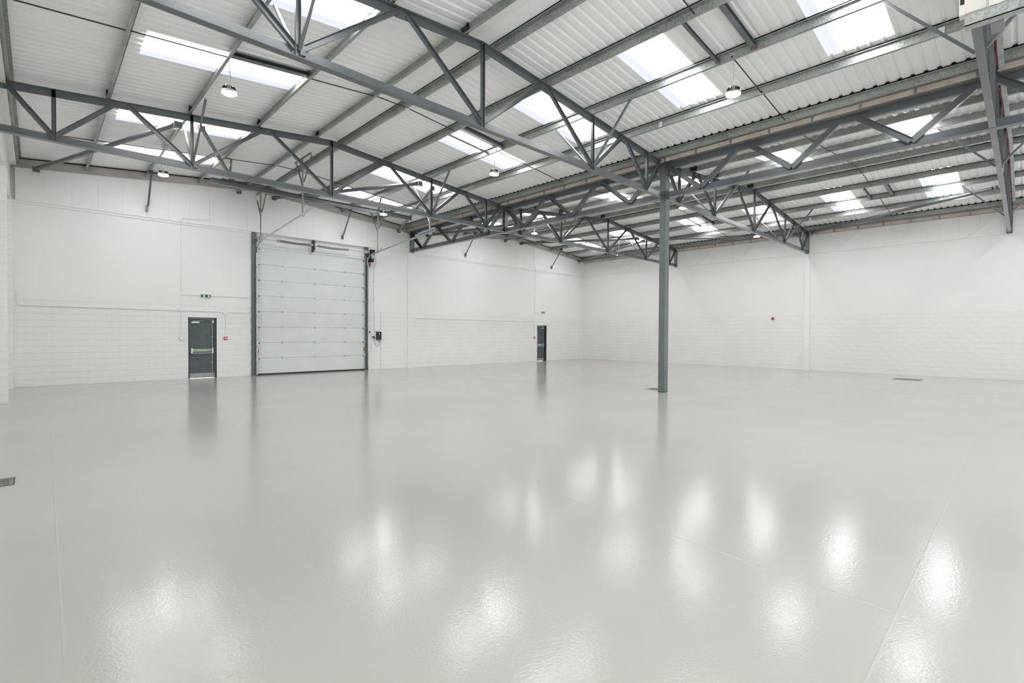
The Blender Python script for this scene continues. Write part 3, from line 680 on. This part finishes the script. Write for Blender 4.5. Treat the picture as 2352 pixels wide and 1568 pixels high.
# ================================================================= FIRE DOORS
def sign_man(parent, x, y, z, s):
    b = MB(); a = lambda u, w: (x+u*s, y, z+w*s)
    b.poly([a(.02+.08*math.cos(t*math.pi/5), .38+.08*math.sin(t*math.pi/5)) for t in range(10)])
    for q in ([(-.12, .26), (.10, .28), (.06, -.02), (-.10, 0)], [(-.10, .02), (.06, 0), (.26, -.18), (.30, -.36), (.20, -.36), (.17, -.20)], [(-.10, .02), (.02, 0), (-.10, -.22), (-.32, -.26), (-.32, -.18), (-.16, -.14)],
              [(.08, .27), (.10, .20), (.26, .10), (.30, .16)], [(-.12, .26), (-.08, .20), (-.26, .04), (-.30, .10)]):
        b.poly([a(u, w) for u, w in q])
    return b.build('running_figure', 'signwhite', parent)
def text(parent, s, x, y, z, size, m, name='lettering'):
    cu = bpy.data.curves.new(name, 'FONT'); cu.body = s; cu.size = size; cu.align_x = 'CENTER'; cu.align_y = 'CENTER'; cu.extrude = .0004
    o = bpy.data.objects.new(name, cu); cu.materials.append(M[m]); COL.objects.link(o); o.parent = parent
    o.location = (x, y, z); o.rotation_euler = (math.pi/2, 0, 0); return o
def fire_door(name, d, ydp, flip, lab):
    a, c_, h_ = d; st = setting(name, lab); st['category'] = 'door'
    fy = YA + ydp
    b = MB(); b.box((a, YA+.0, 0), (a+.06, YA+.3, h_)); b.box((c_-.06, YA+.0, 0), (c_, YA+.3, h_)); b.box((a, YA+.0, h_-.06), (c_, YA+.3, h_)); b.build('door_frame', 'doorframe', st)
    b = MB(); b.box((a-.012, YA-.012, 0), (a+.012, YA+.02, h_+.012)); b.box((c_-.012, YA-.012, 0), (c_+.012, YA+.02, h_+.012)); b.box((a-.012, YA-.012, h_-.012), (c_+.012, YA+.02, h_+.014)); b.build('edge_bead', 'white', st)
    b = MB(); b.box((a+.065, fy, .010), (c_-.065, fy+.045, h_-.065)); lf = b.build('door_leaf', 'doorleaf', st)
    MB().box((a+.07, fy-.004, .03), (c_-.07, fy, .20)).build('kick_plate', 'kick', st)
    xa, xb = a+.11, c_-.13
    bar = MB(); bar.box((xa, fy-.085, 1.0), (xa+.06, fy, 1.22)); bar.box((xb-.06, fy-.085, 1.0), (xb, fy, 1.22)); bar.tube((xa, fy-.085, 1.02), (xb, fy-.085, 1.02), .018, 10)
    pb = bar.build('panic_bar', 'alu', st)
    MB().box((xa+.07, fy-.012, 1.09), (xb-.07, fy-.004, 1.175)).build('bar_sign', 'signwhite', pb)
    MB().box((xa+.085, fy-.0135, 1.108), (xb-.085, fy-.012, 1.158)).build('sign_face', 'lightgreen', pb)
    text(pb, 'Push bar to open', (xa+xb)/2, fy-.0142, 1.133, .042, 'signwhite')
    m = sign_man(pb, xa+.12, fy-.0142, 1.133, .055)
    MB().tube((xb-.035, fy-.02, .04), (xb-.035, fy-.02, h_-.09), .011, 8).build('vertical_bolt', 'alu', st)
    b = MB()
    for z in (.62, 1.66): b.box((xb-.065, fy-.03, z), (xb-.005, fy, z+.02))
    b.build('bolt_guide', 'alu', st)
    MB().box((xb-.02, fy-.03, h_-.22), (xb+.03, fy, h_-.11)).build('bolt_keeper', 'white', st)
    s = 1; cx_ = a+.13 if not flip else c_-.40
    MB().box((cx_, fy-.06, h_-.24), (cx_+.28, fy, h_-.18)).build('closer_body', 'alu', st)
    b = MB(); b.prism(rect(.02, .01), (cx_+.05, fy-.06, h_-.165), (cx_+.26, fy-.10, h_-.15)); b.prism(rect(.02, .01), (cx_+.26, fy-.10, h_-.145), (cx_+.46 if not flip else cx_-.1, fy-.02, h_-.135)); b.build('closer_arm', 'alu', st)
    return st
fire_door('door_1', D1, .08, False, 'dark grey steel fire door with push bar, nearer one on the gable wall')
fire_door('door_2', D2, .20, True, 'dark grey steel fire door with push bar, deeply recessed in the far part of the gable wall')
def exit_sign(x, z, lab, w=.37, h_=.14):
    o = empty('exit_sign', lab, 'sign'); y = YA-.055
    MB().box((x-w/2-.01, y, z-h_/2-.01), (x+w/2+.01, YA-.0, z+h_/2+.01)).build('housing', 'white', o)
    MB().box((x-w/2+.008, y-.003, z-h_/2+.012), (x+w/2-.008, y, z+h_/2-.012)).build('sign_face', 'green', o)
    MB().box((x-.092, y-.004, z-.048), (x-.03, y-.003, z+.048)).build('doorway_mark', 'signwhite', o)
    b = MB(); a = lambda u, v: (x-.06+u*.1, y-.0045, z+v*.1)
    b.poly([a(.03+.08*math.cos(t*math.pi/4), .34+.08*math.sin(t*math.pi/4)) for t in range(8)]); b.poly([a(-.12, .22), a(.12, .22), a(.06, -.08), a(-.08, -.08)])
    b.poly([a(-.08, -.08), a(.04, -.08), a(.24, -.38), a(.14, -.4)]); b.poly([a(-.08, -.06), a(.02, -.08), a(-.2, -.4), a(-.28, -.34)]); b.build('running_figure', 'green', o)
    b = MB(); b.poly([(x+.075, y-.004, z), (x+.112, y-.004, z+.042), (x+.112, y-.004, z+.016), (x+.15, y-.004, z+.016), (x+.15, y-.004, z-.016), (x+.112, y-.004, z-.016), (x+.112, y-.004, z-.042)][::-1]) if False else None
    b = MB(); b.poly([(x+.15, y-.004, z), (x+.108, y-.004, z-.044), (x+.066, y-.004, z), (x+.108, y-.004, z+.044)]); b.build('arrow', 'signwhite', o)
    return o
exit_sign(4.94, 3.34, 'green and white exit sign above the nearer fire door, left of the big door')
exit_sign(25.2, 3.36, 'green and white exit sign above the far recessed fire door')
# ---- call points, sounder, switch, control box
def call_point(x, z, lab, rnd=False):
    o = empty('fire_call_point', lab, 'alarm')
    MB().box((x-.06, YA-.06, z-.06), (x+.06, YA-.004, z+.06)).build('housing', 'redplastic', o)
    MB().box((x-.035, YA-.064, z-.022), (x+.035, YA-.06, z+.022)).build('glass', 'signwhite', o)
call_point(5.66, 1.62, 'red fire call point right of the nearer fire door'); call_point(24.37, 1.62, 'red fire call point left of the far fire door')
o = empty('alarm_sounder', 'round red alarm sounder on the right wall left of the pilaster', 'alarm')
b = MB(); b.lathe([(.055, 0), (.06, .02), (.075, .04), (.075, .085), (.06, .11), (.02, .115)], (0, 0, 0), 20); q = b.build('sounder_body', 'redplastic', o, True); q.rotation_euler = (0, -math.pi/2, 0); q.location = (XB-.002, 9.85, 2.80)
MB().box((XB-.04, 9.81, 2.85), (XB-.002, 9.89, 2.90)).build('cable_box', 'white', o)
o = empty('wall_socket', 'small grey metal switch box left of the nearer fire door', 'switch')
MB().box((4.04, YA-.06, 1.56), (4.16, YA-.004, 1.68)).build('box', 'alu', o); MB().box((4.075, YA-.064, 1.60), (4.125, YA-.06, 1.645)).build('rocker', 'white', o)
o = empty('door_control_box', 'black door control box with red button on the wall right of the big door', 'control box')
MB().box((12.56, YA-.14, 1.52), (12.80, YA-.004, 1.94)).build('case', 'black', o)
MB().box((12.655, YA-.15, 1.81), (12.70, YA-.14, 1.86)).build('button', 'signwhite', o); MB().box((12.655, YA-.15, 1.755), (12.70, YA-.14, 1.79)).build('button', 'redplastic', o)
MB().box((12.74, YA-.12, 1.42), (12.85, YA-.03, 1.49)).build('cable_gland', 'alu', o)
MB().prism(rect(.06, .11), (12.36, YA-.09, 1.70), (12.44, YA-.07, 1.62), (0, 1, 0)).build('plug', 'blue', o)
MB().pipe([(12.45, YA-.03, 1.62), (12.48, YA-.03, 1.4), (12.55, YA-.03, 1.24), (12.63, YA-.03, 1.18), (12.72, YA-.03, 1.24), (12.77, YA-.03, 1.45)], .009, 6).build('power_cord', 'fasc', o)
tag(MB().box((12.17, YA-.03, 1.88), (12.23, YA-.004, 1.97)).build('wall_button', 'black'), 'tiny black button on the wall between the big door and the control box', 'button')
# ---- conduits
def conduit(pts, lab, r=.012, m='white', clips=True):
    o = empty('conduit', lab, 'conduit', 'white cable conduits on the walls'); MB().pipe(pts, r, 7).build('pipe', m, o, True)
    if clips:
        for a, c_ in zip(pts[:-1], pts[1:]):
            L = (Vector(c_)-Vector(a)).length
            if L > 1 and abs(a[2]-c_[2]) > .8:
                for k in range(1, int(L/.9)+1):
                    p = Vector(a).lerp(Vector(c_), k*.9/L)
                    if k*.9 < L: MB().box((p.x-.03, YA-.022, p.z-.012), (p.x+.03, YA-.001, p.z+.012)).build('saddle', m, o)
yw = YA-.016; yp = YA-.09
conduit([(5.08, yp, 7.65), (5.08, yp, 6.5), (5.02, yp, 6.42), (4.2, yp, 6.36), (4.10, yp, 6.32), (4.10, yp, 6.17), (4.10, YA-.035, 6.07), (4.10, yw, 5.98), (4.10, yw, 1.68)], 'white conduit dropping down the wall left of the nearer fire door')
conduit([(4.10, yw, 3.33), (4.2, yw, 3.36), (6.5, yw, 3.36), (6.62, yw, 3.32)], 'white horizontal conduit run through the exit sign of the nearer fire door', .014)
conduit([(-.50, yw, 3.2), (-.50, yw, 2.85), (-.42, yw, 2.74), (5.45, yw, 2.71), (5.6, yw, 2.66), (5.66, yw, 2.55), (5.66, yw, 1.7)], 'long white conduit along the block top ending at the nearer call point')
conduit([(5.66, yw, 2.5), (5.72, yw, 2.64), (5.85, yw, 2.70), (6.62, yw, 2.71)], 'short white conduit from the call point towards the big door')
conduit([(24.2, yp, 7.6), (24.2, yp, 6.6), (24.25, yp, 6.42), (24.37, yp, 6.34), (24.37, yp, 6.17), (24.37, YA-.035, 6.07), (24.38, yw, 5.9), (24.38, yw, 3.33), (24.9, yw, 3.33)], 'white conduit dropping to the exit sign of the far fire door')
conduit([(14.75, yw, 2.70), (24.1, yw, 2.70), (24.3, yw, 2.6), (24.34, yw, 2.4), (24.36, yw, 1.7)], 'long white conduit running from the pilaster to the far call point')
conduit([(12.42, yw, 5.4), (12.42, yw, 3.2), (12.46, yw, 2.4), (12.44, yw, 2.02), (12.5, yw, 1.96), (12.66, yw, 1.95)], 'grey cable dropping from the door motor to the control box', .008, 'fasc')
conduit([(12.82, yw, 2.9), (12.82, yw, .02)], 'white vertical conduit right of the control box', .018)
conduit([(12.30, yw, 5.3), (12.30, yw, .9)], 'thin white conduit just right of the big door frame', .008)
o = MB().box((29.38, YA-.06, 2.93), (29.55, YA-.0, 3.05)).build('junction_box', 'white'); tag(o, 'small white junction box near the far right corner above the blockwork', 'box')
# ================================================================= LAMPS
def lamp(x, y, zl, lab):
    L = empty('pendant_lamp', lab, 'lamp', 'round high-bay lamps hung under the roof')
    b = MB(); b.lathe([(.02, .16), (.075, .155), (.085, .10), (.09, .055), (.135, .045), (.155, .02), (.155, .0), (.14, -.008)][::-1], (x, y, zl), 24); b.build('housing', 'spring', L, True)
    b = MB()
    for k in range(14):
        a = k*2*math.pi/14; dx, dy = math.cos(a), math.sin(a)
        b.prism(rect(.004, .07), (x+dx*.05, y+dy*.05, zl+.10), (x+dx*.125, y+dy*.125, zl+.085))
    b.build('cooling_fin', 'dark', L)
    b = MB(); b.lathe([(.0, 0), (.142, 0), (.142, -.008), (.0, -.008)], (x, y, zl-.009), 24); b.build('lens', 'lamp', L)
    MB().box((x+.05, y-.02, zl-.026), (x+.09, y+.02, zl-.014)).build('sensor', 'alu', L)
    b = MB(); b.pipe([(x, y, zl+.15), (x+.02, y, zl+.19), (x, y, zl+.23)], .007, 6); b.build('hook', 'zinc', L)
    zt = zc(x)+.03; n = int((zt-zl-.22)/.035); b = MB()
    for k in range(n):
        z = zl+.22+k*.035; w = .009
        if k % 2: b.box((x-.002, y-w, z), (x+.002, y+w, z+.042))
        else: b.box((x-w, y-.002, z), (x+w, y+.002, z+.042))
    b.build('chain', 'zinc', L)
    MB().pipe([(x+.01, y, zl+.15), (x+.03, y+.02, (zl+zt)/2), (x+.005, y, zt)], .004, 5).build('flex', 'dark', L)
for x, y, z, lab in ((3.0, 11.94, 7.0, 'lit round lamp under the large left rooflight, leftmost lamp in the hall front'), (3.0, 19.65, 7.0, 'lit round lamp hanging near the gable wall at far left'),
                 (10.74, 4.41, 7.0, 'lit round lamp nearest the viewer, right of the front truss'), (10.74, 12.06, 7.05, 'lit round lamp hanging below the middle rooflight'),
                 (10.72, 19.17, 6.96, 'lit round lamp hanging in front of the big door'), (18.27, 9.4, 6.83, 'lit round lamp seen just right of the column top'),
                 (18.27, 17.43, 6.98, 'round lamp seen below the valley girder, left of the column'), (25.98, 9.42, 6.8, 'round lamp near the right wall in front of the long brace'),
                 (25.98, 17.55, 6.8, 'round lamp far back near the right corner')):
    lamp(x, y, z, lab)
# ---- small ceiling devices
o = empty('smoke_detector', 'small white round smoke detector under the second ridge purlin', 'detector')
b = MB(); b.lathe([(.03, -.06), (.05, -.05), (.06, -.02), (.06, 0)], (7.39, 11.92, zc(7.39)+.012), 18); b.build('detector_head', 'white', o, True)
MB().lathe([(.045, 0), (.045, .01)], (7.39, 11.92, zc(7.39)+.002), 18).build('detector_base', 'white', o)
for x, y, lab in ((12.4, 7.05, 'small white twin cable clip on the purlin right of the front truss'), (12.4, 1.2, 'small white twin cable clip on the purlin beside the end-on truss'), (27.65, 2.6, 'small white twin clip on the far purlin near the end-on truss'), (27.65, 7.5, 'small white twin clip on the far purlin above the right pilaster')):
    b = MB(); z = zc(x); b.box((x-.02, y-.045, z+.02), (x-.008, y+.045, z+.15)); b.tube((x-.03, y-.03, z+.0), (x-.03, y-.03, z+.05), .018, 8); b.tube((x-.03, y+.03, z+.0), (x-.03, y+.03, z+.05), .018, 8); b.box((x-.03, y-.045, z+.035), (x-.008, y+.045, z+.06))
    tag(b.build('cable_clip', 'white'), lab, 'clip')
# ---- cable tray and red cable along the end-on truss
for bx0, bx1, nm in ((9.72, 14.2, 'left'), (15.1, 28.6, 'right')):
    o = empty('cable_tray', 'grey sectional cable tray beside the end-on truss, part over the %s roof' % nm, 'cable tray')
    x = bx0
    while x < bx1:
        x2 = min(x+random.uniform(.42, .62), bx1); 
        if (x < RID2 < x2): x2 = RID2
        b = MB(); b.prism(rect(.085, .05), (x+.004, .43, zc(x)-.07), (x2-.004, .43, zc(x2-1e-3)-.07)); b.build('tray_section', 'fasc', o); x = x2
    pts = []; x = bx0+.1
    while x < bx1-.1: pts.append((x, .495+random.uniform(-.012, .012), zc(x)-.08+random.uniform(-.015, .005))); x += .35
    MB().pipe(pts, .009, 6).build('red_cable', 'redplastic', o)
    for X in (L2+R2 if nm == 'right' else R1):
        if bx0 < X < bx1: MB().box((X-.02, .41, zc(X)-.05), (X+.02, .45, zc(X)+.011)).build('tray_hanger', 'galv', o)
# ---- cream cladding upstand at the upper right edge
o = empty('cladding_bulkhead', 'cream ribbed cladding bulkhead on a galvanised rail at the upper right edge', 'bulkhead')
X0 = 8.20; y0, y1 = -5.5, .575; ZR = 5.60
b = MB(); b.box((X0-.1, y0, ZR), (X0+.03, y1, ZR+.01)); b.box((X0-.1, y0, ZR), (X0-.09, y1, ZR+.13)); b.prism([(0, 0), (.02, 0), (.07, .055), (.05, .055)], (X0-.085, y0, ZR+.13), (X0-.085, y1, ZR+.13)) ; b.build('bottom_rail', 'galv', o)
y = y1
k = 0
while y > y0:
    b = MB(); w = .30
    b.prism([(0, 0), (.19, 0), (.215, .03), (.275, .03), (.30, 0), (.30, .012), (.28, .042), (.21, .042), (.185, .012), (0, .012)], (X0-.03, y, ZR+.16), (X0-.03, y, zc(X0)-.1), (-1, 0, 0)); b.build('cladding_panel', 'cream', o); y -= w
b = MB(); b.box((X0-.12, y1, ZR+.14), (X0+.02, y1+.05, zc(X0)-.1), 'cream'); b.box((X0-.122, y1+.002, ZR+.26), (X0-.12, y1+.04, ZR+.33), 'dark'); o2 = b.build('corner_trim', 'cream', o)
b = MB(); b.prism(rect(.12, .03), (X0+.1, .3, ZR+.04), (X0+.5, .3, ZR+.08)); b.build('support_plate', 'steel', o)
# ---- floor covers
def cover(x0, x1, y0, y1, lab, bars):
    o = empty('floor_cover', lab, 'drain cover'); MB().box((x0, y0, -.02), (x1, y1, .003)).build('plate', 'grate', o)
    b = MB()
    if bars:
        y = y0+.03
        while y < y1-.03: b.box((x0+.03, y, .003), (x1-.03, y+.012, .006)); y += .035
    else:
        x = x0+.05
        while x < x1-.05:
            b.box((x, y0+.03, .003), (x+.02, y1-.03, .006)); x += .06
    b.build('grip_bar', 'grate', o)
    b = MB(); b.box((x0-.012, y0-.012, -.02), (x1+.012, y0, .004)); b.box((x0-.012, y1, -.02), (x1+.012, y1+.012, .004)); b.box((x0-.012, y0, -.02), (x0, y1, .004)); b.box((x1, y0, -.02), (x1+.012, y1, .004)); b.build('rim', 'dark', o)
cover(-.84, -.23, 8.50, 8.90, 'worn steel floor cover at the left edge of the picture', True)
cover(26.5, 27.4, 3.05, 3.95, 'steel floor cover near the right wall', True)
cover(14.98, 15.5, 8.50, 9.02, 'small steel floor cover behind the foot of the column', False)
